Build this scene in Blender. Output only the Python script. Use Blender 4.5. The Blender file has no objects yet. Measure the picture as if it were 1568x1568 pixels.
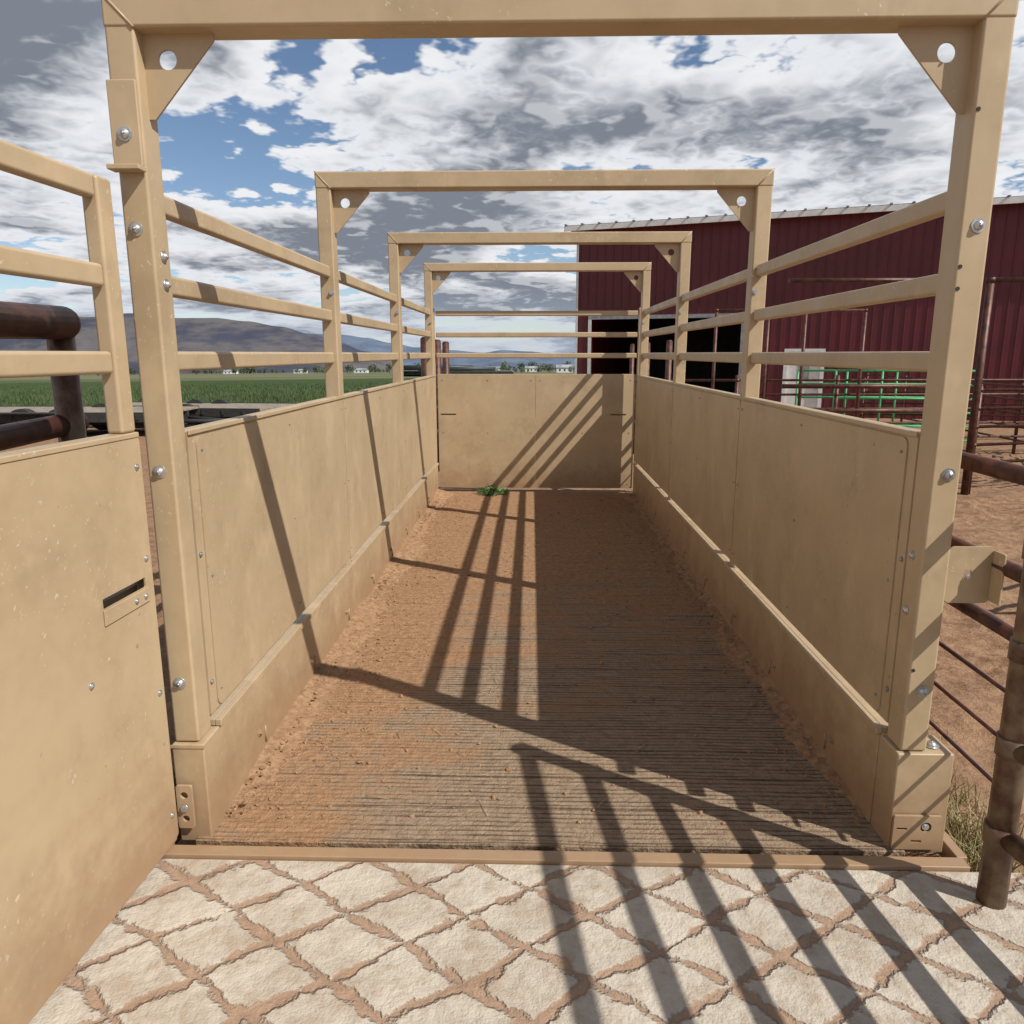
import bpy, bmesh, math, random
from mathutils import Vector, Matrix, noise
random.seed(7)
S=bpy.context.scene
COL=S.collection
# ---------------------------------------------------------------- node helpers
def mat(name):
    m=bpy.data.materials.new(name); m.use_nodes=True
    nt=m.node_tree; b=nt.nodes['Principled BSDF']
    return m,nt,b
def nd(nt,t,ins=None,**kw):
    n=nt.nodes.new(t)
    for k,v in kw.items(): setattr(n,k,v)
    if ins:
        for k,v in ins.items():
            s=n.inputs[k]
            if isinstance(v,bpy.types.NodeSocket): nt.links.new(v,s)
            else: s.default_value=v
    return n
def math_(nt,op,a,b=0.0,c=0.0):
    return nd(nt,'ShaderNodeMath',{0:a,1:b,2:c},operation=op).outputs[0]
def noi(nt,vec,scale,detail=4,rough=.55,dist=0.0,dim='3D'):
    return nd(nt,'ShaderNodeTexNoise',{'Vector':vec,'Scale':scale,'Detail':detail,'Roughness':rough,'Distortion':dist},noise_dimensions=dim).outputs['Fac']
def mr(nt,v,a,b,c=0.0,d=1.0,smooth=True):
    n=nd(nt,'ShaderNodeMapRange',{'Value':v,'From Min':a,'From Max':b,'To Min':c,'To Max':d})
    if smooth: n.interpolation_type='SMOOTHSTEP'
    return n.outputs[0]
def mix(nt,f,a,b,mode='MIX'):
    n=nt.nodes.new('ShaderNodeMix'); n.data_type='RGBA'; n.blend_type=mode
    for i,v in ((0,f),(6,a),(7,b)):
        s=n.inputs[i]
        if isinstance(v,bpy.types.NodeSocket): nt.links.new(v,s)
        elif i==0: s.default_value=v
        else: s.default_value=(*v,1) if len(v)==3 else v
    return n.outputs[2]
def pos(nt): return nd(nt,'ShaderNodeTexCoord').outputs['Object']
def scl(nt,v,s,loc=(0,0,0)):
    return nd(nt,'ShaderNodeMapping',{'Vector':v,'Scale':s,'Location':loc}).outputs[0]
def bump(nt,b,h,strength=.3,dist=.01):
    n=nd(nt,'ShaderNodeBump',{'Height':h,'Strength':strength,'Distance':dist})
    nt.links.new(n.outputs[0],b.inputs['Normal'])
def setc(nt,b,c,inp='Base Color'): nt.links.new(c,b.inputs[inp])

def paint(name,c1,c2,sheet=False):
    m,nt,b=mat(name); p=pos(nt)
    n1=noi(nt,p,2.4,4,.74)
    c=mix(nt,mr(nt,n1,.35,.65),c1,c2)
    st=noi(nt,scl(nt,p,(1,1,.6),(3,1,5)),5.5,3,.66)
    c=mix(nt,mr(nt,st,.54,.70,0,.34),c,tuple(min(1,x*1.24) for x in c1))
    sc=noi(nt,scl(nt,nd(nt,'ShaderNodeMapping',{'Vector':p,'Rotation':(0.6,0.5,0.3)}).outputs[0],(60,60,2.6)),1.4,2,.7)
    scm=math_(nt,'MULTIPLY',mr(nt,sc,.645,.69),mr(nt,n1,.48,.56))
    c=mix(nt,math_(nt,'MULTIPLY',scm,.65),c,(.66,.57,.45))
    if sheet:
        sp=noi(nt,p,34,1,.5)
        c=mix(nt,mr(nt,sp,.765,.79,0,.5),c,(.20,.11,.06))
    g=nd(nt,'ShaderNodeNewGeometry').outputs['Position']
    z=nd(nt,'ShaderNodeSeparateXYZ',{0:g}).outputs[2]
    zz=math_(nt,'ADD',z,math_(nt,'MULTIPLY',noi(nt,p,7,3,.75),-.60))
    c=mix(nt,mr(nt,zz,-.34,.16,.80,0.0),c,(.30,.18,.10))
    c=mix(nt,mr(nt,n1,.55,.72,0,.30),c,(.29,.205,.125))
    setc(nt,b,c)
    nt.links.new(mr(nt,st,.3,.7,.34,.52),b.inputs['Roughness'])
    if sheet: bump(nt,b,noi(nt,p,1.7,0),.5,.03)
    return m
TAN=paint('tan_painted_steel',(.470,.353,.216),(.415,.308,.184))
TAN2=paint('tan_painted_sheet',(.475,.356,.217),(.42,.31,.185),True)
def simple(name,c1,c2,scale=8,rough=.7,metal=0,bs=.2,bd=.005,detail=4):
    m,nt,b=mat(name); p=pos(nt); f=noi(nt,p,scale,detail,.6)
    setc(nt,b,mix(nt,mr(nt,f,.35,.65),c1,c2)); b.inputs['Roughness'].default_value=rough
    b.inputs['Metallic'].default_value=metal
    if bs: bump(nt,b,f,bs,bd)
    return m
ZINC=simple('zinc_bolt',(.45,.46,.47),(.6,.6,.6),40,.35,.8,0)
RUST=simple('rusty_pipe',(.13,.05,.03),(.055,.024,.018),14,.5,.35,.3,.003)
RUST2=simple('rusty_galvanised_pipe',(.21,.15,.095),(.10,.045,.028),11,.45,.4,.3,.003,6)
DARK=simple('black_rubber',(.02,.02,.02),(.035,.033,.03),20,.8,0,0,detail=1)
GREENP=simple('green_paint',(.05,.28,.10),(.07,.36,.14),8,.45,0,0,detail=1)
WHITE=simple('white_trim',(.72,.72,.70),(.62,.62,.60),5,.5,0,0)
GREY=simple('grey_metal',(.35,.36,.37),(.25,.26,.27),5,.45,.5,0,detail=2)
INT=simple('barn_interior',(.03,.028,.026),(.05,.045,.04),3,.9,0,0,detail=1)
DECK=simple('weathered_planks',(.30,.25,.19),(.2,.16,.12),6,.85,0,0)
RIM=simple('wheel_rim',(.6,.6,.6),(.5,.5,.5),5,.4,.6,0,detail=1)
DARKV=simple('dark_green_frame',(.03,.04,.038),(.04,.05,.045),5,.5,0,0,detail=1)
ROOFM=simple('farm_roof_metal',(.35,.36,.38),(.22,.22,.24),.2,.6,0,0,detail=1)
# ---------------------------------------------------------------- mesh helpers
def group(name,loc=(0,0,0),rotz=0):
    e=bpy.data.objects.new(name,None); COL.objects.link(e); e.location=loc; e.rotation_euler[2]=rotz
    e.empty_display_size=.1
    return e
def addobj(name,bm,mats,parent=None,smooth=False,bev=0,seg=2):
    me=bpy.data.meshes.new(name); bm.normal_update(); bm.to_mesh(me); bm.free()
    for m in (mats if isinstance(mats,(list,tuple)) else [mats]): me.materials.append(m)
    o=bpy.data.objects.new(name,me); COL.objects.link(o)
    if parent: o.parent=parent
    if smooth or bev:
        for f in me.polygons: f.use_smooth=True
    if bev:
        md=o.modifiers.new('bevel','BEVEL'); md.width=bev; md.segments=seg; md.harden_normals=True
        md.limit_method='ANGLE'
    return o
def bbox(bm,lo,hi,mi=0):
    x0,y0,z0=lo;x1,y1,z1=hi
    v=[bm.verts.new(c) for c in ((x0,y0,z0),(x1,y0,z0),(x1,y1,z0),(x0,y1,z0),(x0,y0,z1),(x1,y0,z1),(x1,y1,z1),(x0,y1,z1))]
    for q in ((0,3,2,1),(4,5,6,7),(0,1,5,4),(1,2,6,5),(2,3,7,6),(3,0,4,7)):
        f=bm.faces.new([v[i] for i in q]); f.material_index=mi
def box(name,lo,hi,m,parent=None,bev=.006,seg=2):
    bm=bmesh.new(); lo2=[min(a,b) for a,b in zip(lo,hi)]; hi2=[max(a,b) for a,b in zip(lo,hi)]
    bbox(bm,lo2,hi2); return addobj(name,bm,m,parent,bev=bev,seg=seg)
def bpipe(bm,a,b,r,n=14,mi=0,cap=True,r2=None):
    a=Vector(a);b=Vector(b);d=(b-a).normalized()
    up=Vector((0,0,1)) if abs(d.z)<.9 else Vector((1,0,0))
    u=d.cross(up).normalized(); w=d.cross(u)
    r2=r if r2 is None else r2
    A=[bm.verts.new(a+(u*math.cos(t)+w*math.sin(t))*r) for t in [2*math.pi*i/n for i in range(n)]]
    B=[bm.verts.new(b+(u*math.cos(t)+w*math.sin(t))*r2) for t in [2*math.pi*i/n for i in range(n)]]
    for i in range(n):
        f=bm.faces.new((A[i],B[i],B[(i+1)%n],A[(i+1)%n])); f.material_index=mi; f.smooth=True
    if cap:
        f=bm.faces.new(A); f.material_index=mi
        f=bm.faces.new(B[::-1]); f.material_index=mi
def fin(name,bm,m,parent=None):
    bmesh.ops.recalc_face_normals(bm,faces=bm.faces)
    return addobj(name,bm,m,parent)
def bdome(bm,c,r,axis,h,mi=0,n=14):
    c=Vector(c); d=Vector(axis)
    bpipe(bm,c,c+d*.003,r*1.45,n,mi)
    pr=r; pc=c+d*.003
    for k in range(1,5):
        a=k/4*math.pi/2; nr=max(r*math.cos(a),.0008); nc=c+d*(.003+h*math.sin(a))
        bpipe(bm,pc,nc,pr,n,mi,cap=(k==4),r2=nr); pr=nr; pc=nc
def bhex(bm,c,r,axis,h,mi=0):
    c=Vector(c); d=Vector(axis); bpipe(bm,c,c+d*.003,r*1.5,14,mi)
    a=len(bm.faces); bpipe(bm,c+d*.003,c+d*(.003+h),r,6,mi)
    bm.faces.ensure_lookup_table()
    for f in bm.faces[a:]: f.smooth=False
def circ(cx,cy,r,n=20): return [(cx+r*math.cos(2*math.pi*i/n),cy+r*math.sin(2*math.pi*i/n)) for i in range(n)]
def rrect(x0,y0,x1,y1,r,n=5):
    P=[]
    for cx,cy,a0 in ((x1-r,y1-r,0),(x0+r,y1-r,90),(x0+r,y0+r,180),(x1-r,y0+r,270)):
        for k in range(n+1):
            a=math.radians(a0+90*k/n); P.append((cx+r*math.cos(a),cy+r*math.sin(a)))
    return P
def plate(name,outer,holes,fn,th,m,parent=None):
    bm=bmesh.new(); E=[]
    for loop in [outer]+holes:
        V=[bm.verts.new((a,b,0)) for a,b in loop]
        for i in range(len(V)): E.append(bm.edges.new((V[i],V[(i+1)%len(V)])))
    bmesh.ops.triangle_fill(bm,use_beauty=True,edges=E)
    g=bmesh.ops.extrude_face_region(bm,geom=list(bm.faces))
    for v in g['geom']:
        if isinstance(v,bmesh.types.BMVert): v.co.z+=th
    for v in bm.verts: v.co=Vector(fn(v.co.x,v.co.y,v.co.z))
    bmesh.ops.recalc_face_normals(bm,faces=bm.faces)
    return addobj(name,bm,m,parent)
# ---------------------------------------------------------------- key dimensions (metres)
XL,XR=-1.085,1.192
PL=(-1.175,-1.092); PR=(1.198,1.283)
YP=[2.27,4.34,6.45,8.56]; PD=.10
TOP=2.56
RZ=[2.04,1.805,1.575]
# ---------------------------------------------------------------- arches
for i,y in enumerate(YP):
    A=group('steel_arch')
    y1=y+PD
    zb=.34 if i==0 else -.1
    box('post_left',(PL[0],y,zb),(PL[1],y1,TOP-.003),TAN,A,.009,3)
    box('post_right',(PR[0],y,zb),(PR[1],y1,TOP-.003),TAN,A,.009,3)
    box('top_beam',(PL[0]-.002,y-.003,TOP-.088),(PR[1]+.002,y1+.002,TOP),TAN,A,.009,3)
    bm=bmesh.new()
    bpipe(bm,(PL[0],y-.002,TOP),(PL[1],y-.002,TOP-.088),.004,8)
    bpipe(bm,(PR[1],y-.002,TOP),(PR[0],y-.002,TOP-.088),.004,8)
    fin('weld_beads',bm,TAN,A)
    g=.20; zt=TOP-.088; ym=y+PD*.5
    def tri(x,s):
        return [(x,zt),(x+s*g,zt),(x+s*g,zt-.018),(x+s*.018,zt-g-.02),(x,zt-g-.02)]
    plate('gusset_left',tri(PL[1],1),[circ(PL[1]+.066,zt-.066,.026)],lambda a,b,c:(a,ym+c-.004,b),.008,TAN,A)
    plate('gusset_right',tri(PR[0],-1),[circ(PR[0]-.066,zt-.066,.026)],lambda a,b,c:(a,ym+c-.004,b),.008,TAN,A)
    bm=bmesh.new()
    if i==0:
        for z in (1.95,1.245,.55):
            bdome(bm,((PL[0]+PL[1])/2-.005,y,z),.014,(0,-1,0),.012)
        bdome(bm,((PL[0]+PL[1])/2-.005,y-.012,2.2),.014,(0,-1,0),.012)
        for z in (1.95,1.245,.55):
            bdome(bm,((PR[0]+PR[1])/2+.006,y,z),.014,(0,-1,0),.012)
        for z in (1.88,1.80):
            bdome(bm,(PL[1],y+.055,z),.012,(1,0,0),.012)
        for z in (.98,.80):
            bdome(bm,(PR[0],y+.06,z),.010,(-1,0,0),.008)
        fin('bolts',bm,ZINC,A)
        bm=bmesh.new()
        for z in (2.25,1.84,1.78,.62):
            bpipe(bm,(PR[0]+.012,y-.0015,z),(PR[0]+.012,y+.002,z),.006,10)
        fin('bolt_holes',bm,DARK,A)
        box('base_left',(PL[0]-.006,y-.012,-.02),(XL+.012,y1+.02,.338),TAN,A,.006)
        box('base_right',(PR[0]-.012,y-.012,-.02),(PR[1]+.085,y1+.02,.338),TAN,A,.006)
        box('base_weld_lip_left',(PL[0]-.009,y-.015,.325),(XL+.015,y-.0125,.337),TAN,A,.001)
        plate('base_plate_left',rrect(-1.17,.045,-1.118,.20,.006),[circ(-1.144,.165,.013),circ(-1.144,.12,.010),circ(-1.144,.08,.012)],
              lambda a,b,c:(a,y-.024-c,b),.010,TAN,A)
        plate('base_plate_right',rrect(1.19,.004,1.345,.125,.006),[circ(1.295,.085,.018),rrect(1.2,.075,1.235,.083,.003,2),rrect(1.25,.03,1.285,.038,.003,2)],
              lambda a,b,c:(a,y-.018-c,b),.010,TAN,A)
        bm=bmesh.new()
        bhex(bm,(1.295,y-.022,.085),.008,(0,-1,0),.004)
        bhex(bm,(-1.144,y-.036,.12),.009,(0,-1,0),.008)
        bdome(bm,(1.318,y+.04,.34),.016,(0,0,1),.014)
        fin('base_bolts',bm,ZINC,A)
        box('slot_backing',(1.2,y-.017,.01),(1.34,y-.0125,.12),DARK,A,0)
        br=group('latch_bracket')
        plate('plate',rrect(PR[1]+.0,.84,1.425,1.02,.02),[rrect(1.335,.915,1.360,.948,.008)],lambda a,b,c:(a,y+.0-c+.02,b),.008,TAN,br)
        box('return_flange',(1.417,y-.045,.85),(1.425,y+.012,1.01),TAN,br,.003)
        bm=bmesh.new(); bhex(bm,(1.348,y+.012,.925),.007,(0,-1,0),.006); fin('bolt',bm,ZINC,br)
        box('hinge_tab_left',(PL[0]-.006,y-.05,2.10),(PL[1]+.002,y-.004,2.114),TAN,A,.003)
        box('hinge_tab_leg_left',(PL[0]-.004,y-.012,2.1145),(PL[1]-.004,y-.001,2.34),TAN,A,.004)
    else:
        bhex(bm,(PL[1]-.02,y-.001,1.93),.010,(0,-1,0),.01); bhex(bm,(PR[0]+.02,y-.001,1.93),.010,(0,-1,0),.01)
        fin('bolts',bm,ZINC,A)
# ---------------------------------------------------------------- side walls
for side in (-1,1):
    W=group('side_wall')
    xi=XL if side<0 else XR
    o=side
    P=PL if side<0 else PR
    xc=(P[0]+P[1])/2
    ys=[YP[0]+PD]+[q+PD*.5 for q in YP[1:3]]+[YP[3]+.14]
    zb=.388
    for k in range(3):
        a,b_=ys[k]+(.003 if k==0 else .0015),ys[k+1]-.0015
        box('sheet',(xi+o*.0055,a,zb),(xi+o*.0135,b_,1.355),TAN2,W,0)
        m0=.055 if k==0 else .004
        plate('panel_skin',rrect(a+m0,zb+.004,b_-.004,1.338,.03 if k==0 else .008),[],lambda p,q,c:(xi+o*(.0045-c),p,q),.004,TAN2,W)
        for z in RZ:
            ra=YP[k]+PD; rb=YP[k+1]
            box('rail',(xc-.021,ra+.0005,z-.031),(xc+.021,rb-.0005,z+.031),TAN,W,.011,3)
        bm=bmesh.new()
        for yy in (a+m0+.03,(a+b_)/2,b_-.05):
            for zz in (.45,.86,1.29):
                bdome(bm,(xi,yy,zz),.0035,(-o,0,0),.002,n=8)
        if k==0:
            for zz in (.5,.95): bdome(bm,(xi+o*.004,a+.02,zz),.006,(-o,0,0),.004,n=10)
        fin('rivets',bm,GREY,W)
    box('top_cap',(xi-o*.003,ys[0]+.002,1.3455),(xi+o*.0045,ys[-1],1.362),TAN,W,.003)
    for k in range(3):
        box('top_tube',(xi+o*.0145,YP[k]+PD+.001,1.30),(xi+o*.06,YP[k+1]-.001,1.3605),TAN,W,.006)
    box('ledge',(xi-o*.018,YP[0]+PD+.022,.335),(xi+o*.0055,YP[3]+.12,.3595),TAN,W,.003)
    for k in range(3):
        box('ledge_outer',(xi+o*.006,YP[k]+PD+.022,.335),(xi+o*.07,YP[k+1]-.001,.3595),TAN,W,.003)
    box('kick_plate',(xi-o*.008,YP[0]+PD+.021,-.03),(xi+o*.005,YP[3]+.12,.334),TAN2,W,.003)
    bm=bmesh.new()
    for k in range(9):
        yy=2.75+k*.72
        if yy>8.4: break
        bhex(bm,(xi-o*.008,yy,.12),.011,(-o,0,0),.01)
        bpipe(bm,(xi-o*.010,yy+.06,.05),(xi-o*.010,yy+.06,.12),.005,8)
    fin('kick_plate_bolts',bm,TAN,W)
# ---------------------------------------------------------------- end gate
G=group('end_gate'); yg=8.80
for nm,a,b_ in (('leaf_left',-1.075,.045),('leaf_right',.048,1.185)):
    hx=-.96 if a<0 else 1.0
    hole=[rrect(hx-.09,.90,hx+.09,.918,.004,2)]
    plate(nm,rrect(a,.05,b_,1.365,.012),hole,lambda p,q,c:(p,yg-c,q),.006,TAN2,G)
    box(nm+'_backing',(a+.01,yg+.03,.06),(b_-.01,yg+.036,1.36),TAN2,G,0)
box('gate_top_tube',(-1.08,yg+.002,1.33),(1.19,yg+.029,1.368),TAN,G,.004)
for z in RZ: box('gate_rail',(-1.085,yg-.02,z-.028),(1.195,yg+.022,z+.028),TAN,G,.01,3)
for x in (-1.13,1.23): box('gate_stile',(x-.03,yg-.03,0),(x+.03,yg+.03,2.10),TAN,G,.008)
bm=bmesh.new()
for x in (-1.02,-.5,.0,.1,.6,1.13):
    for z in (.1,.7,1.3): bdome(bm,(x,yg-.006,z),.005,(0,-1,0),.004,n=8)
fin('gate_rivets',bm,GREY,G)
# ---------------------------------------------------------------- entry gate (left, swung open)
ang=math.atan2(-2.04,-.095)
E=group('entry_gate',(-1.172,2.236,0),ang)
plate('panel_sheet',rrect(.012,.03,2.05,1.355,.012),[rrect(.055,.905,.27,.935,.004,2)],lambda p,q,c:(p,.0+c,q),.005,TAN2,E)
box('panel_back',(.02,-.05,.035),(2.04,-.044,1.35),TAN2,E,0)
box('top_cap',(.013,-.052,1.3555),(2.05,.008,1.372),TAN,E,.004)
box('bottom_cap',(.013,-.05,.012),(2.05,-.001,.029),TAN,E,.003)
box('end_cap_sheet',(.012,-.05,.03),(.0155,-.001,1.354),TAN,E,0)
box('latch_plate',(.045,.0055,.858),(.275,.0105,.903),TAN,E,.002)
box('latch_rod',(.05,-.03,.912),(.26,-.018,.926),GREY,E,.003)
box('stile_top',(.02,-.045,1.3725),(.09,.005,2.072),TAN,E,.01,3)
box('stile_far',(1.97,-.045,1.3725),(2.04,.005,2.072),TAN,E,.01,3)
for z in (2.042,1.81,1.575):
    box('rail',(.091,-.04,z-.031),(1.969,.0,z+.031),TAN,E,.011,3)
bm=bmesh.new()
for z in (.12,.55,.99,1.27): bdome(bm,(.04,.005,z),.007,(0,1,0),.004,n=10)
for xx in (.07,.12): bdome(bm,(xx,.0105,.88),.006,(0,1,0),.004,n=10)
bdome(bm,(.36,.005,.72),.007,(0,1,0),.004,n=10)
fin('rivets',bm,ZINC,E)
# ---------------------------------------------------------------- scale floor, frame, apron
def vset(nt,p): return nd(nt,'ShaderNodeSeparateXYZ',{0:p}).outputs
m,nt,b=mat('grooved_deck_with_dirt'); p=pos(nt); x,y,z=vset(nt,p)
yy=math_(nt,'ADD',y,math_(nt,'MULTIPLY',noi(nt,p,2.5,1),.02))
gr=math_(nt,'SINE',math_(nt,'MULTIPLY',yy,2*math.pi/.026))
seam=math_(nt,'ABSOLUTE',math_(nt,'SUBTRACT',math_(nt,'FRACT',math_(nt,'MULTIPLY',yy,1/.205)),.5))
seam=mr(nt,seam,.470,.490)
grain=noi(nt,scl(nt,p,(1.6,16,1)),2.4,5,.76)
fine=noi(nt,p,24,5,.75)
wood=mix(nt,mr(nt,fine,.3,.7),(.36,.275,.19),(.20,.148,.10))
broken=mr(nt,grain,.41,.56)
wood=mix(nt,math_(nt,'MULTIPLY',mr(nt,gr,.15,.8),math_(nt,'ADD',math_(nt,'MULTIPLY',broken,.72),.14)),wood,(.065,.046,.034))
wood=mix(nt,math_(nt,'MULTIPLY',seam,.75),wood,(.04,.028,.02))
dn=noi(nt,scl(nt,p,(1,1.6,1)),1.5,7,.77)
gy=mr(nt,y,2.3,5.8,-.15,.14,False)
edge=math_(nt,'SUBTRACT',.35,x); ge=mr(nt,edge,.45,1.35,0,.23)
dm=math_(nt,'ADD',math_(nt,'ADD',dn,gy),ge)
dmask=mr(nt,dm,.43,.60)
dirt=mix(nt,mr(nt,fine,.32,.68),(.26,.145,.075),(.43,.26,.145))
dirt=mix(nt,mr(nt,dn,.4,.7,0,.6),dirt,(.31,.175,.095))
wood=mix(nt,mr(nt,grain,.4,.65,.40,.06),wood,(.34,.225,.14))
c=mix(nt,math_(nt,'MULTIPLY',dmask,mr(nt,fine,.25,.5,.7,1)),wood,dirt)
c=mix(nt,math_(nt,'MULTIPLY',math_(nt,'MULTIPLY',mr(nt,gr,.2,.9),broken),.25),c,(.13,.08,.05))
c=mix(nt,math_(nt,'MULTIPLY',math_(nt,'MULTIPLY',seam,broken),.45),c,(.07,.04,.025))
setc(nt,b,c); b.inputs['Roughness'].default_value=.95; b.inputs['Specular IOR Level'].default_value=.15
gr2=math_(nt,'SINE',math_(nt,'MULTIPLY',y,2*math.pi/.026))
bump(nt,b,math_(nt,'ADD',math_(nt,'MULTIPLY',gr2,-.10),math_(nt,'MULTIPLY',noi(nt,p,24,4,.78),3.2)),.9,.007); DECKM=m
F=group('scale_deck')
box('deck_boards',(-1.12,2.235,-.09),(1.235,8.95,0),DECKM,F,.003)
m,nt,b=mat('loose_red_dirt'); p=pos(nt); f=noi(nt,p,30,5,.75); f2=noi(nt,p,4,3)
c=mix(nt,mr(nt,f,.3,.7),(.235,.135,.072),(.44,.275,.16)); c=mix(nt,mr(nt,f2,.4,.7,0,.5),c,(.32,.185,.105))
setc(nt,b,c); b.inputs['Roughness'].default_value=1; b.inputs['Specular IOR Level'].default_value=.1
bump(nt,b,f,1.0,.012); DIRT=m
def berm_profile(side,y):
    endf=min(1,max(0,(y-2.40)/.5))*min(1,max(0,(8.78-y)/.1))
    w=(.17 if side<0 else .10)*(.8+.9*noise.fractal(Vector((y*1.1,side*5,0)),1,2,4))
    w=max(w,.04)*(.35+.65*endf)
    hh=max((.042 if side<0 else .032)*(.8+1.2*noise.noise(Vector((y*1.7,side*9,3)))),.008)*endf
    return w,hh
for side in (-1,1):
    bm=bmesh.new(); xw=(XL+.008) if side<0 else (XR-.008)
    NY=420; NX=22; rows=[]
    for j in range(NY+1):
        y=2.42+(8.78-2.42)*j/NY
        w,hh=berm_profile(side,y)
        row=[]
        for i in range(NX+1):
            t=i/NX; xx=xw-side*(t*w*1.7)
            xx+= -side*.03*noise.noise(Vector((y*9,3,side)))*t
            zz=hh*(1-t)**1.7+ .009*noise.fractal(Vector((xx*26,y*26,side)),1,2,4)*(1-t*.5)-.014*t**1.5
            row.append(bm.verts.new((xx,y,zz)))
        rows.append(row)
    for j in range(NY):
        for i in range(NX):
            bm.faces.new((rows[j][i],rows[j+1][i],rows[j+1][i+1],rows[j][i+1]))
    bm.normal_update()
    if sum(f.normal.z for f in bm.faces)<0: bmesh.ops.reverse_faces(bm,faces=bm.faces)
    addobj('dirt_pile',bm,DIRT,None,smooth=True)
# clods: one mesh built directly from a small template
PHI=(1+5**.5)/2
ICO=[Vector(v).normalized() for v in ((-1,PHI,0),(1,PHI,0),(-1,-PHI,0),(1,-PHI,0),(0,-1,PHI),(0,1,PHI),(0,-1,-PHI),(0,1,-PHI),(PHI,0,-1),(PHI,0,1),(-PHI,0,-1),(-PHI,0,1))]
ICF=[(0,11,5),(0,5,1),(0,1,7),(0,7,10),(0,10,11),(1,5,9),(5,11,4),(11,10,2),(10,7,6),(7,1,8),(3,9,4),(3,4,2),(3,2,6),(3,6,8),(3,8,9),(4,9,5),(2,4,11),(6,2,10),(8,6,7),(9,8,1)]
V=[];Fc=[]
for i in range(5200):
    y=random.uniform(2.35,8.7); q=random.random()
    if q<.5: x=-1.07+abs(random.gauss(0,.22))
    elif q<.66: x=1.17-abs(random.gauss(0,.12))
    else: x=random.uniform(-1.05,1.15)
    if x<-1.06 or x>1.16: continue
    r=min(abs(random.gauss(0,.0042))+.0016,.019)
    M=Matrix.Rotation(random.random()*6.28,3,'Z')@Matrix.Rotation(random.random()*.8,3,'X')@Matrix.Diagonal((r*random.uniform(.7,1.4),r*random.uniform(.7,1.3),r*random.uniform(.45,.8)))
    cpos=Vector((x,y,r*.3+(.02 if (x<-1.0 or x>1.12) else 0))); k=len(V)
    for v in ICO: V.append(M@(v*random.uniform(.72,1.15))+cpos)
    Fc+=[(a+k,b_+k,c_+k) for a,b_,c_ in ICF]
me=bpy.data.meshes.new('dirt_clods'); me.from_pydata(V,[],Fc); me.materials.append(DIRT)
COL.objects.link(bpy.data.objects.new('dirt_clods',me))
bm=bmesh.new()
for i in range(60):
    x=random.uniform(-1.0,1.1);y=random.uniform(2.4,7);a=random.uniform(0,6.28);l=random.uniform(.02,.09)
    bpipe(bm,(x,y,.004),(x+l*math.cos(a),y+l*math.sin(a),.006+random.random()*.008),.0012,5)
fin('straw_litter',bm,simple('straw',(.5,.38,.2),(.35,.25,.13),9,.9,0,0,detail=1))
FR=group('pit_frame')
box('front_channel',(-1.21,2.155,-.06),(1.40,2.205,.006),TAN,FR,.004)
box('right_channel',(1.385,2.206,-.06),(1.42,9.0,.004),TAN,FR,.004)
box('left_channel',(-1.25,2.206,-.06),(-1.215,9.0,.004),TAN,FR,.004)
box('front_gap_seal',(-1.20,2.206,-.08),(1.38,2.234,-.045),DARK,FR,0)
m,nt,b=mat('diamond_stamped_concrete'); p=pos(nt)
dv=nd(nt,'ShaderNodeTexNoise',{'Vector':p,'Scale':3.5,'Detail':3.0}).outputs['Color']
pv=nd(nt,'ShaderNodeVectorMath',{0:p,1:nd(nt,'ShaderNodeVectorMath',{0:dv,'Scale':.09},operation='SCALE').outputs[0]},operation='ADD').outputs[0]
x,y,z=vset(nt,pv)
def gro(a): return math_(nt,'ABSOLUTE',math_(nt,'SUBTRACT',math_(nt,'FRACT',a),.5))
xa=math_(nt,'MULTIPLY',x,1/.35); ya=math_(nt,'MULTIPLY',y,1/.24)
g1=gro(math_(nt,'ADD',math_(nt,'ADD',xa,ya),.2)); g2=gro(math_(nt,'ADD',math_(nt,'SUBTRACT',xa,ya),.55))
n18=noi(nt,p,16,5,.74)
gm=math_(nt,'MAXIMUM',g1,g2); wob=math_(nt,'MULTIPLY',math_(nt,'SUBTRACT',n18,.5),.28)
n5=noi(nt,p,4,5,.74)
gm=math_(nt,'ADD',math_(nt,'ADD',gm,wob),math_(nt,'MULTIPLY',math_(nt,'SUBTRACT',n5,.5),.24)); groove=mr(nt,gm,.405,.475)
st=mix(nt,mr(nt,n5,.35,.65),(.54,.475,.385),(.42,.36,.285))
st=mix(nt,mr(nt,n18,.50,.70,0,.55),st,(.40,.295,.20))
st=mix(nt,mr(nt,n5,.48,.68,0,.4),st,(.40,.29,.195))
dr=mix(nt,mr(nt,n18,.3,.7),(.25,.145,.09),(.39,.25,.16))
c=mix(nt,math_(nt,'MULTIPLY',groove,.88),st,dr)
setc(nt,b,c); b.inputs['Roughness'].default_value=.92
h=math_(nt,'ADD',math_(nt,'MULTIPLY',groove,-1.3),math_(nt,'MULTIPLY',n18,1.6))
bump(nt,b,h,.8,.012); CONC=m
box('concrete_apron',(-3.2,-1.5,-.15),(2.6,2.152,-.006),CONC,None,.006)
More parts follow.
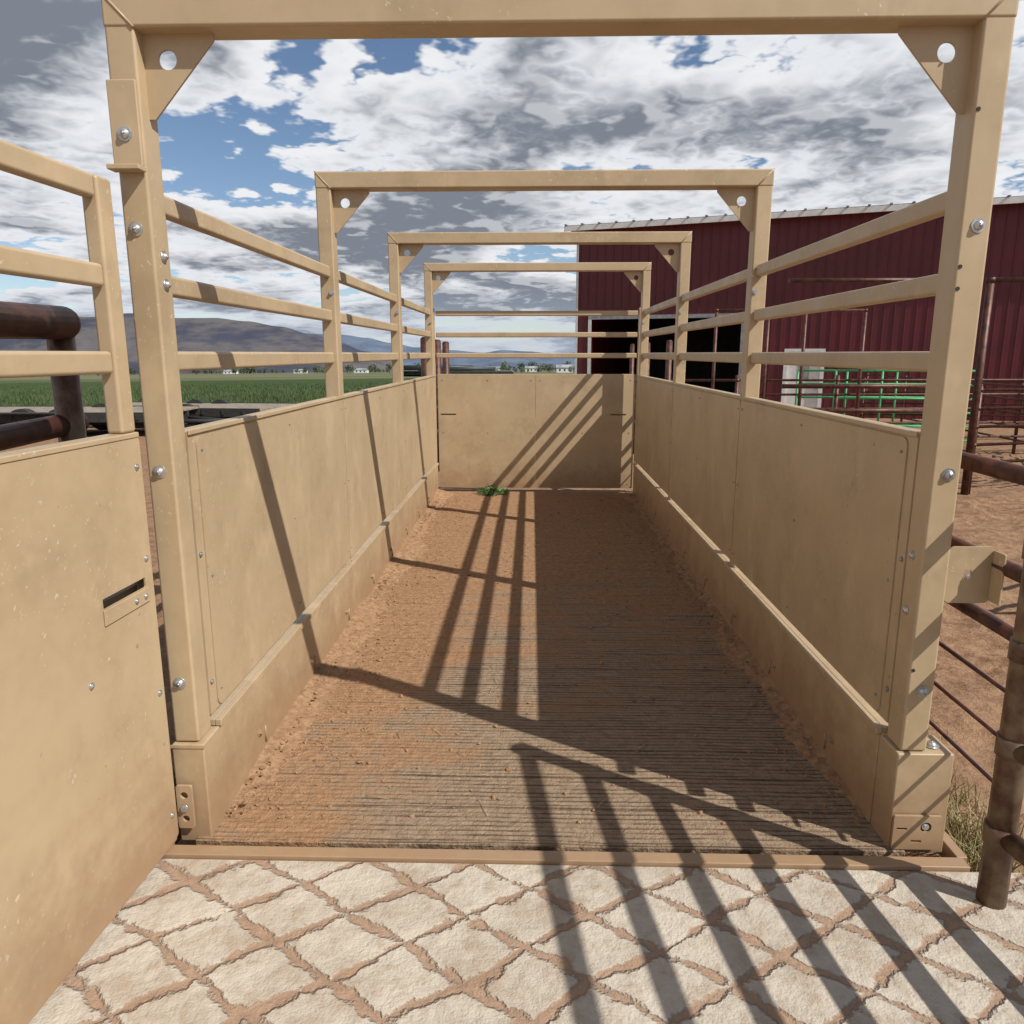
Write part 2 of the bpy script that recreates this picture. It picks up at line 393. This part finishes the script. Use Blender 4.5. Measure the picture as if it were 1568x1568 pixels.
# ---------------------------------------------------------------- ground
def gz(X,Y):
    z=-.13-.021*max(0,Y-9)
    if X<-2: z+=.010*(X+2)*min(1,max(0,Y)/20)
    return z
def axis(lo,a,b_,hi,st):
    L=[]; v=a; s=st
    while v>lo: s*=1.28; v-=s; L.append(v)
    L=L[::-1]; v=a
    while v<b_: L.append(v); v+=st
    s=st
    while v<hi: L.append(v); s*=1.28; v+=s
    L.append(hi); return L
xs=axis(-9000,1.0,8.5,9000,.09); ys=axis(-400,1.6,14,12000,.09)
V=[];Fc=[];nx=len(xs)
for Y in ys:
    for X in xs:
        z=gz(X,Y)
        if X<9.5 and Y<18 and X>-3.5 and Y>1.6:
            n=noise.fractal(Vector((X*2.6,Y*2.6,0)),1,2,5)
            amp=.045 if X>1.9 else .02
            z+=amp*n - (amp*.9*max(0,noise.noise(Vector((X*5.5,Y*5.5,4))))**.7)
        if -1.4<X<1.42 and 2<Y<9.1: z=-.2
        if -3.2<X<2.6 and Y<2.2: z=min(z,-.16)
        V.append((X,Y,z))
for j in range(len(ys)-1):
    for i in range(nx-1): Fc.append((j*nx+i,j*nx+i+1,(j+1)*nx+i+1,(j+1)*nx+i))
m,nt,b=mat('corral_dirt_and_field'); p=pos(nt); x,y,z=vset(nt,p)
f=noi(nt,p,9,6,.72); f2=noi(nt,p,.8,3)
d=mix(nt,mr(nt,f,.35,.65),(.22,.12,.068),(.38,.235,.14)); d=mix(nt,mr(nt,f2,.4,.65,0,.5),d,(.30,.185,.115))
gn=noi(nt,scl(nt,p,(.25,.6,1)),1.5,4,.65)
gcol=mix(nt,mr(nt,gn,.35,.65),(.035,.06,.018),(.065,.092,.03))
far=mix(nt,mr(nt,noi(nt,scl(nt,p,(.0012,.004,1)),1.0,2,.5),.42,.5),(.07,.105,.04),(.17,.16,.09))
gcol=mix(nt,mr(nt,y,130,200),gcol,far)
wob=math_(nt,'MULTIPLY',f2,3)
onf=mr(nt,math_(nt,'ADD',y,wob),26.5,27.5)
rt=mr(nt,math_(nt,'ADD',x,math_(nt,'MULTIPLY',y,-.05)),1,2.5)
rt=math_(nt,'MULTIPLY',rt,mr(nt,y,90,110,1,0))
onf=math_(nt,'MULTIPLY',onf,math_(nt,'SUBTRACT',1,rt))
setc(nt,b,mix(nt,onf,d,gcol)); b.inputs['Roughness'].default_value=1; b.inputs['Specular IOR Level'].default_value=.1
bump(nt,b,f,.9,.05)
me=bpy.data.meshes.new('ground'); me.from_pydata(V,[],Fc); me.materials.append(m)
for q in me.polygons: q.use_smooth=True
COL.objects.link(bpy.data.objects.new('ground',me))
# ---------------------------------------------------------------- vegetation
def blades(name,pts,h,w,m,lean=.35):
    V=[];Fc=[]
    for (X,Y,Z) in pts:
        a=random.uniform(0,6.28); hh=h*random.uniform(.5,1.2); l=random.uniform(0,lean)*hh; bd=random.uniform(0,6.28)
        dx,dy=math.cos(a)*w,math.sin(a)*w; cx,cy=math.cos(bd)*l,math.sin(bd)*l
        i=len(V)
        V+=[(X-dx,Y-dy,Z),(X+dx,Y+dy,Z),(X+cx*.4+dx*.7,Y+cy*.4+dy*.7,Z+hh*.6),(X+cx*.4-dx*.7,Y+cy*.4-dy*.7,Z+hh*.6),(X+cx,Y+cy,Z+hh)]
        Fc+=[(i,i+1,i+2,i+3),(i+3,i+2,i+4)]
    me=bpy.data.meshes.new(name); me.from_pydata(V,[],Fc); me.materials.append(m)
    o=bpy.data.objects.new(name,me); COL.objects.link(o); return o
GRASS=simple('field_grass_blades',(.042,.075,.021),(.085,.12,.038),.6,.8,0,0,detail=2)
DRY=simple('dry_grass_blades',(.42,.33,.18),(.22,.2,.08),6,.9,0,0,detail=2)
WEED=simple('weed_leaves',(.06,.14,.03),(.11,.2,.05),12,.6,0,0,detail=2)
pts=[]
for i in range(24000):
    Y=27.5+ (random.random()**1.7)*70; X=-Y*.85*random.random()
    if X>-.02*Y: continue
    pts.append((X,Y,gz(X,Y)-.02))
blades('crop_field',pts,.26,.03,GRASS)
pts=[]
for cx,cy,n,s in ((1.62,2.45,340,.10),(1.55,2.75,300,.09),(1.6,3.3,220,.14),(1.50,2.3,240,.06),(-1.42,2.7,240,.10),(-1.4,3.4,220,.15),(1.7,4.2,200,.2)):
    for i in range(n):
        X=random.gauss(cx,s);Y=random.gauss(cy,s)
        if -1.27<X<1.43: continue
        pts.append((X,Y,-.15))
blades('dry_grass_tufts',pts,.13,.003,DRY,1.2)
pts=[(random.gauss(-1.42,.06),random.uniform(2.5,7),-.15) for i in range(500)]
pts=[q for q in pts if q[0]<-1.27]
blades('green_weeds',pts,.14,.006,WEED,.9)
bm=bmesh.new()
def leafplant(bm,c,R,n):
    for i in range(n):
        a=random.uniform(0,6.28);e=random.uniform(.2,1.3);l=R*random.uniform(.3,1)
        d=Vector((math.cos(a)*math.cos(e),math.sin(a)*math.cos(e),math.sin(e)*.8)); q=Vector(c)+d*l; s=R*.16
        u=Vector((random.uniform(-1,1),random.uniform(-1,1),random.uniform(-.6,.6))).normalized()*s
        w=d.cross(u).normalized()*s*.45
        v=[bm.verts.new(q-u),bm.verts.new(q+w),bm.verts.new(q+u),bm.verts.new(q-w)]; bm.faces.new(v)
leafplant(bm,(-.46,8.60,0),.15,220); leafplant(bm,(-.34,8.64,0),.11,130); leafplant(bm,(-.60,8.68,0),.08,70)
addobj('weed_plant',bm,WEED)
# ---------------------------------------------------------------- rusty pipe fences
def pipe_run(name,p0,p1,heights,r,m,posts=(0,1),pr=None,ptop=None):
    g=group(name); pr=pr or r*1.3
    p0=Vector((*p0,0));p1=Vector((*p1,0))
    bm=bmesh.new()
    hs=[h if isinstance(h,tuple) else (h,r) for h in heights]
    for h,rr in hs:
        bpipe(bm,p0+Vector((0,0,h)),p1+Vector((0,0,h)),rr,14)
    fin('rails',bm,m,g)
    bm=bmesh.new()
    for t in posts:
        q=p0.lerp(p1,t); top=ptop if ptop else max(h for h,_ in hs)+.02
        bpipe(bm,(q.x,q.y,gz(q.x,q.y)-.1),(q.x,q.y,top),pr,16)
        bpipe(bm,(q.x,q.y,top),(q.x,q.y,top+pr*.4),pr,16,r2=pr*.6)
        for hh,rr in hs:
            bpipe(bm,(q.x,q.y,hh-rr*.95),(q.x,q.y,hh+rr*.95),pr*1.15,16)
    fin('posts',bm,m,g); return g
pipe_run('pipe_fence',(1.385,2.02),(1.62,.2),[1.65,1.36,1.08,.79,.5,.22],.030,RUST2,(0,1),.040,1.68)
pipe_run('pipe_fence',(1.44,2.06),(1.50,9.2),[(1.25,.028),(.965,.026),(.78,.024),(.60,.008),(.45,.008),(.30,.008)],.03,RUST,(.35,.68,1),.04,1.28)
g=group('pipe_fence')
bm=bmesh.new()
bpipe(bm,(-1.56,.6,1.675),(-1.575,2.58,1.70),.055,18)
bmesh.ops.create_uvsphere(bm,u_segments=18,v_segments=10,radius=.055,matrix=Matrix.Translation((-1.575,2.58,1.70)))
bpipe(bm,(-1.55,.6,1.31),(-1.62,2.68,1.36),.038,18)
fin('rails',bm,RUST,g)
bm=bmesh.new(); bpipe(bm,(-1.60,2.60,-.3),(-1.60,2.60,1.70),.044,18); fin('end_post',bm,RUST2,g)
bm=bmesh.new(); bpipe(bm,(-1.56,.7,-.3),(-1.56,.7,1.68),.044,18); fin('post',bm,RUST,g)
pipe_run('corral_fence',(1.9,14),(13,14.6),[1.12,.86,.6,.34,.08],.022,RUST,[i/6 for i in range(7)],.035,1.2)
pipe_run('corral_fence',(5.5,9.6),(16,9.2),[2.46],.032,RUST,(0,.33,.66,1),.045,2.46)
pipe_run('corral_fence',(5.62,9.75),(14,12.2),[1.15,.92,.69,.46,.23],.02,RUST,[i/4 for i in range(5)],.035,1.2)
pipe_run('tall_gate_frame',(3.1,9.6),(5.3,9.6),[2.46,1.2,.9,.6,.3],.028,RUST,(1,),.04,2.46)
pipe_run('tall_gate_frame',(3.3,14.05),(5.95,14.1),[2.35],.025,RUST,(0,.35,.6,1),.03,2.35)
pipe_run('corral_fence',(7.5,17.5),(22,15.5),[1.0,.75,.5,.25,0],.02,RUST,[i/6 for i in range(7)],.03,1.05)
pipe_run('corral_fence',(9,12),(9.5,22),[1.0,.75,.5,.25,0],.02,RUST,[i/4 for i in range(5)],.03,1.05)
pipe_run('corral_fence',(1.75,9.9),(1.8,13.9),[1.15,.8,.45],.022,RUST,(0,.5,1),.04,1.75)
pipe_run('corral_fence',(-1.35,9.8),(-1.5,13.5),[1.1,.8,.45],.022,RUST,(0,.5,1),.06,1.78)
pipe_run('corral_fence',(4.0,4.6),(8.6,7.4),[1.05,.8,.55,.3],.018,RUST,(0,.5,1),.03,1.1)
for (a,b_,c,d_) in ((5.9,17.2,9.1,17.0),(6.5,16.6,9.3,16.2)):
    g=group('green_livestock_panel'); bm=bmesh.new()
    z0=gz(a,b_)+.08; H=1.45
    A=Vector((a,b_,0));B=Vector((c,d_,0)); n=6
    for k in range(n):
        z=z0+H*k/(n-1); bpipe(bm,A+Vector((0,0,z)),B+Vector((0,0,z)),.024,10)
    for t in (0,.33,.66,1):
        q=A.lerp(B,t); bpipe(bm,(q.x,q.y,z0-.05),(q.x,q.y,z0+H),.024,10)
    fin('tubes',bm,GREENP,g)
# ---------------------------------------------------------------- barn
bx,by=1.64,28.7; dirv=Vector((1,-.38,0)).normalized()
ba=math.atan2(dirv.y,dirv.x)
B=group('red_metal_barn',(bx,by,-.55),ba)
m,nt,b=mat('red_barn_metal'); p=pos(nt)
c=mix(nt,mr(nt,noi(nt,p,.7,3),.35,.65),(.115,.010,.017),(.088,.008,.013))
c=mix(nt,mr(nt,noi(nt,scl(nt,p,(8,8,.6)),2,3,.7),.5,.75,0,.25),c,(.15,.03,.035))
setc(nt,b,c); b.inputs['Roughness'].default_value=.5; BRED=m
L=34.0; H=6.48
o0,o1,oz=.58,5.85,3.35
d0,d1,dz=7.35,8.5,2.2
bm=bmesh.new()
for a,e,z0,z1 in [(0,o0,0,H),(o0,o1,oz,H),(o1,d0,0,H),(d0,d1,dz,H),(d1,L,0,H)]: bbox(bm,(a,0,z0),(e,.12,z1))
addobj('front_wall',bm,BRED,B)
bm=bmesh.new(); xx=.12
while xx<L:
    z0=0
    if o0-.05<xx<o1+.05: z0=oz+.1
    if d0-.08<xx<d1+.08: z0=dz+.1
    bbox(bm,(xx-.022,-.024,z0),(xx+.022,-.001,H-.02)); xx+=.305
addobj('wall_ribs',bm,BRED,B,bev=.008,seg=1)
bm=bmesh.new()
bbox(bm,(0,.121,0),(.12,16,H)); bbox(bm,(L-.12,.121,0),(L,16,H)); bbox(bm,(.121,15.88,0),(L-.121,16,H))
addobj('side_and_rear_walls',bm,BRED,B)
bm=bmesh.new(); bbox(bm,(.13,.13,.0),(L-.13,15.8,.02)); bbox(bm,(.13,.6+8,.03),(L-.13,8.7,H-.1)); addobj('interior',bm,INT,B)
box('roof',(-.35,-.45,H+.003),(L+.4,16.4,H+.10),GREY,B,0)
box('eave_fascia',(-.37,-.48,H-.10),(L+.4,-.455,H+.07),WHITE,B,.005)
box('soffit',(-.35,-.45,H-.02),(L+.4,-.01,H+.001),WHITE,B,0)
bm=bmesh.new(); xx=-.3
while xx<L+.3: bbox(bm,(xx-.04,-.55,H+.101),(xx+.04,16.3,H+.13)); xx+=.61
addobj('roof_ribs',bm,GREY,B)
box('corner_trim',(-.03,-.03,0),(.06,-.0265,H-.14),WHITE,B,0)
box('corner_trim_side',(-.03,-.026,0),(-.002,.2,H-.14),WHITE,B,0)
box('opening_header',(o0-.12,-.04,oz-.0),(o1+.12,-.026,oz+.13),GREY,B,0)
box('opening_jamb_left',(o0-.12,-.04,0),(o0+.0,-.026,oz-.001),WHITE,B,0)
box('opening_jamb_right',(o1,-.04,0),(o1+.12,-.026,oz-.001),GREY,B,0)
box('door_slab',(d0+.06,.03,0),(d1-.06,.07,dz-.07),WHITE,B,.004)
bm=bmesh.new(); bbox(bm,(d0-.06,-.045,0),(d0+.06,.03,dz)); bbox(bm,(d1-.06,-.045,0),(d1+.06,.03,dz)); bbox(bm,(d0-.06,-.045,dz+.001),(d1+.06,.03,dz+.1)); addobj('door_frame',bm,WHITE,B)
box('door_window',(d0+.4,.02,1.3),(d1-.4,.029,1.9),GREY,B,0)
bm=bmesh.new(); bmesh.ops.create_uvsphere(bm,u_segments=10,v_segments=8,radius=.035,matrix=Matrix.Translation((d1-.16,.0,1.0))); addobj('door_knob',bm,ZINC,B,True)
# ---------------------------------------------------------------- trailers
def wheel(bm,c,r,w):
    c=Vector(c); bpipe(bm,c-Vector((0,w/2,0)),c+Vector((0,w/2,0)),r,24,0)
    bpipe(bm,c-Vector((0,w/2+.012,0)),c-Vector((0,w/2-.01,0)),r*.58,20,1)
    bpipe(bm,c-Vector((0,w/2+.03,0)),c-Vector((0,w/2,0)),r*.2,12,1)
def trailer(loc,rot,L,hd,wr,axles,dark=False):
    T=group('flatbed_trailer',loc,rot)
    box('deck',(0,-1.2,hd-.06),(L,1.2,hd),DECK,T,.01)
    box('side_frame',(0,-1.24,hd-.22),(L,-1.205,hd+.02),DARKV if dark else DARK,T,.006)
    box('side_frame_rear',(0,1.205,hd-.22),(L,1.24,hd+.02),DARK,T,.006)
    box('beam_a',(0,-.5,hd-.35),(L,-.4,hd-.061),DARK,T,.006); box('beam_b',(0,.4,hd-.35),(L,.5,hd-.061),DARK,T,.006)
    bm=bmesh.new(); bpipe(bm,(L,-.45,hd-.25),(L+1.4,0,hd-.3),.05); bpipe(bm,(L,.45,hd-.25),(L+1.4,0,hd-.3),.05); bpipe(bm,(L+1.1,0,hd-.3),(L+1.1,0,.0),.04)
    fin('tongue',bm,DARK,T)
    bm=bmesh.new()
    for a in axles:
        for s in (-1.02,1.02): wheel(bm,(a,s,wr),wr,.24)
        bpipe(bm,(a,-1,wr),(a,1,wr),.05)
    fin('wheels',bm,[DARK,RIM],T)
    a0,a1=min(axles)-wr*1.2,max(axles)+wr*1.2
    box('fender',(a0,-1.5,hd+.0),(a1,-1.245,hd+.03),DARK,T,.006)
    bm=bmesh.new()
    for k in range(int(L/.6)): bbox(bm,(k*.6+.2,-1.27,hd-.15),(k*.6+.27,-1.241,hd-.02))
    addobj('stake_pockets',bm,DARK,T)
    return T
trailer((-17,19,gz(-12,19)),.05,8,.62,.36,(4.6,5.5))
trailer((-12.8,22.5,gz(-12,22)),-.1,5.5,.6,.36,(2.4,3.2))
T=trailer((-8.8,50,gz(-5,50)),0,7.6,1.5,.5,(1.0,2.1),True)
bm=bmesh.new(); bpipe(bm,(.5,0,1.70),(5,0,1.70),.17,12); bpipe(bm,(1.5,-.6,1.65),(6.5,-.6,1.65),.13,12); fin('load_pipes',bm,DARKV,T)
V=group('white_box_trailer',(3.6,62,gz(3,62)),0)
box('body',(0,-1.1,.7),(4.6,1.1,2.3),WHITE,V,.06,3)
bm=bmesh.new()
for a in (1.6,2.6):
    for s in (-1.0,1.0): wheel(bm,(a,s,.38),.38,.24)
bpipe(bm,(4.6,0,.7),(6,0,.65),.06)
fin('wheels',bm,[DARK,RIM],V)
# ---------------------------------------------------------------- hills
def hills(name,Y,prof,depth,c1,c2,seed,rough):
    V=[];Fc=[]
    n=360; x0,x1=prof[0][0],prof[-1][0]; K=30
    def ph(x):
        for (a,ya),(b_,yb) in zip(prof,prof[1:]):
            if a<=x<=b_: t=(x-a)/(b_-a); t=t*t*(3-2*t); return ya+(yb-ya)*t
        return prof[-1][1]
    for i in range(n+1):
        r=x0+(x1-x0)*i/n; Hh=ph(r)
        for k in range(K+1):
            t=k/K; yy=Y-depth*(1-t)
            X=r*yy; zb=-.021*Y-.010*max(0,-r)*Y-25
            s=t**1.35
            nn=noise.ridged_multi_fractal(Vector((X/rough,yy/rough*1.3,seed)),1,2,5,1,2)*.5-.5
            z=zb+(Hh*Y+1.6-zb)*(s+nn*.16*math.sin(math.pi*min(t,1))) + nn*.02*Hh*Y*t
            V.append((X,yy,z))
    for i in range(n):
        for k in range(K):
            a=i*(K+1)+k; Fc.append((a,a+K+1,a+K+2,a+1))
    m,nt,b=mat(name+'_hazed_scrub'); p=pos(nt); f=noi(nt,scl(nt,p,(.004,.002,.012)),1,6,.65)
    setc(nt,b,mix(nt,mr(nt,f,.4,.6),c1,c2)); b.inputs['Roughness'].default_value=1; b.inputs['Specular IOR Level'].default_value=0  # aerial haze is painted into the scrub colours passed in
    me=bpy.data.meshes.new(name); me.from_pydata(V,[],Fc); me.materials.append(m)
    for q in me.polygons: q.use_smooth=True
    COL.objects.link(bpy.data.objects.new(name,me))
k_=.96/1160
def PP(pr): return [(((x-784)/1160-.0258)/1.015,(541-y)*k_) for x,y in pr]
hills('hills',3200,PP([(-500,500),(-200,488),(0,489),(130,485),(205,480),(260,487),(330,487),(380,492),(430,500),(480,512),(520,524),(560,538),(620,560),(700,585)]),1100,(.13,.12,.12),(.06,.064,.09),3,420)
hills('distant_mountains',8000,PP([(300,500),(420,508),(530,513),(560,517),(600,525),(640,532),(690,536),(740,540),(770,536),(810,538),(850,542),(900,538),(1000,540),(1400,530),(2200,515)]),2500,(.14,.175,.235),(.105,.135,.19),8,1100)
# ---------------------------------------------------------------- distant farmsteads + tree line
def treemass(name,items,m):
    bm=bmesh.new()
    for (X,Y,h) in items:
        z=gz(X,Y); bpipe(bm,(X,Y,z-.3),(X,Y,z+h*.5),h*.03,6,1)
        for k in range(22):
            a=random.uniform(0,6.28); r=h*.32*random.random()**.5; zz=z+h*random.uniform(.25,1)
            s=h*random.uniform(.06,.15)*(1.2-abs((zz-z)/h-.55))
            for q in range(4):
                c=Vector((X+r*math.cos(a)+random.gauss(0,s),Y+r*math.sin(a)+random.gauss(0,s),zz+random.gauss(0,s*.7)))
                u=Vector((random.gauss(0,1),random.gauss(0,1),random.gauss(0,1))).normalized()*s
                w=u.orthogonal().normalized()*s*.8
                bm.faces.new([bm.verts.new(c-u),bm.verts.new(c+w),bm.verts.new(c+u),bm.verts.new(c-w)])
    return addobj(name,bm,[m,RUST],None)
TREE=simple('distant_tree_foliage',(.045,.06,.03),(.08,.10,.05),.05,.9,0,0,detail=1)
items=[]
for i in range(150):
    Y=random.uniform(600,1400); r=random.uniform(-.62,.10); items.append((r*Y,Y,random.uniform(4,9)))
for i in range(12):
    Y=random.uniform(420,520); r=random.uniform(-.05,.08); items.append((r*Y,Y,random.uniform(2,4.5)))
treemass('tree_line',items,TREE)
def house(X,Y,w,d,h,wallm):
    g=group('farmhouse',(X,Y,gz(X,Y)-.2))
    box('walls',(0,0,0),(w,d,h),wallm,g,0)
    bm=bmesh.new(); e=.4
    v=[bm.verts.new(c) for c in ((-e,-e,h+.01),(w+e,-e,h+.01),(w+e,d+e,h+.01),(-e,d+e,h+.01),(-e,d/2,h+1.6),(w+e,d/2,h+1.6))]
    for q in ((0,1,5,4),(3,4,5,2),(0,4,3),(1,2,5),(0,3,2,1)): bm.faces.new([v[i] for i in q])
    addobj('roof',bm,ROOFM,g)
    bm=bmesh.new()
    for k in range(3): bbox(bm,(w*(.15+.3*k),-.03,h*.35),(w*(.15+.3*k)+w*.1,-.002,h*.75))
    addobj('windows',bm,DARK,g)
for X,Y,w,d_,h in ((14,430,9,7,3),(30,460,7,6,3),(-5,620,10,8,3),(-40,680,12,8,3.4),(-190,820,14,9,3.5),(-280,900,14,10,3.6),(38,600,12,8,3),(-380,940,15,10,3.5),(-95,750,14,8,3)):
    house(X,Y,w,d_,h,WHITE)
# ---------------------------------------------------------------- world
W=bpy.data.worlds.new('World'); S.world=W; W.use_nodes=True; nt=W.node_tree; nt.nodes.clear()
sd=Vector((.848,-.505,1)).normalized()
sky=nd(nt,'ShaderNodeTexSky',sky_type='NISHITA'); sky.sun_disc=False
sky.sun_elevation=math.asin(sd.z); sky.sun_rotation=math.atan2(sd.x,sd.y)
sky.air_density=1.0; sky.dust_density=.4; sky.ozone_density=1.8; sky.altitude=1400
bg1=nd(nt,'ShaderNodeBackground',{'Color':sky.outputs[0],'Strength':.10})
tc=nd(nt,'ShaderNodeTexCoord').outputs['Generated']
x,y,z=vset(nt,tc)
zz=math_(nt,'ADD',math_(nt,'MAXIMUM',z,0.0),.15)
cv=nd(nt,'ShaderNodeCombineXYZ',{0:math_(nt,'DIVIDE',x,zz),1:math_(nt,'DIVIDE',y,zz),2:0.0}).outputs[0]
def dens(off,det,bdet):
    v=scl(nt,cv,(1,1,1),off)
    a=noi(nt,v,.95,det,.52,dim='2D')
    # billowing (cauliflower) term
    q=noi(nt,v,4.2,bdet,.55,dim='2D')
    bl=math_(nt,'ABSOLUTE',math_(nt,'SUBTRACT',q,.5))
    return math_(nt,'ADD',a,math_(nt,'MULTIPLY',bl,.42))
o_=(5.1,3.3,0)
d1=dens(o_,6,4); d2=dens((o_[0]+.06,o_[1]-.06,0),2,2)
hi=mr(nt,z,.55,.85,0,.10)  # unseen overhead cloud thinned on purpose to lower the ambient fill
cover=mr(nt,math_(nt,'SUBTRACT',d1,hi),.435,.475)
thick=mr(nt,d1,.48,.63)
lit=mr(nt,math_(nt,'SUBTRACT',d1,d2),-.01,.055)
cc=mix(nt,thick,(.84,.86,.90),(.22,.245,.295))
cc=mix(nt,math_(nt,'MULTIPLY',lit,mr(nt,thick,0,1,.85,.45,False)),cc,(.92,.93,.95))
hz=mr(nt,z,0,.10,.6,0); cc=mix(nt,hz,cc,(.42,.50,.62))
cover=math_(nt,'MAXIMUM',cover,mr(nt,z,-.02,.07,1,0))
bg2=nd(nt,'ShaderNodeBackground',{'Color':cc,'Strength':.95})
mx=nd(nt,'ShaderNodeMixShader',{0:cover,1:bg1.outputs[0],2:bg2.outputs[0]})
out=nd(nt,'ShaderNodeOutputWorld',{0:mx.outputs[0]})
# ---------------------------------------------------------------- sun + camera
ld=bpy.data.lights.new('sun','SUN'); ld.energy=4.9; ld.angle=math.radians(.5); ld.color=(1,.965,.905)
lo=bpy.data.objects.new('sun',ld); COL.objects.link(lo); lo.rotation_euler=sd.to_track_quat('Z','Y').to_euler()
cd=bpy.data.cameras.new('camera'); cd.lens=26.63; cd.sensor_width=36; cd.clip_end=30000; cd.clip_start=.02
co=bpy.data.objects.new('camera',cd); COL.objects.link(co); co.location=(0,0,1.6)
co.rotation_euler=(math.radians(90-11.83),0,math.radians(1.45))
S.camera=co
S.view_settings.view_transform='Standard'
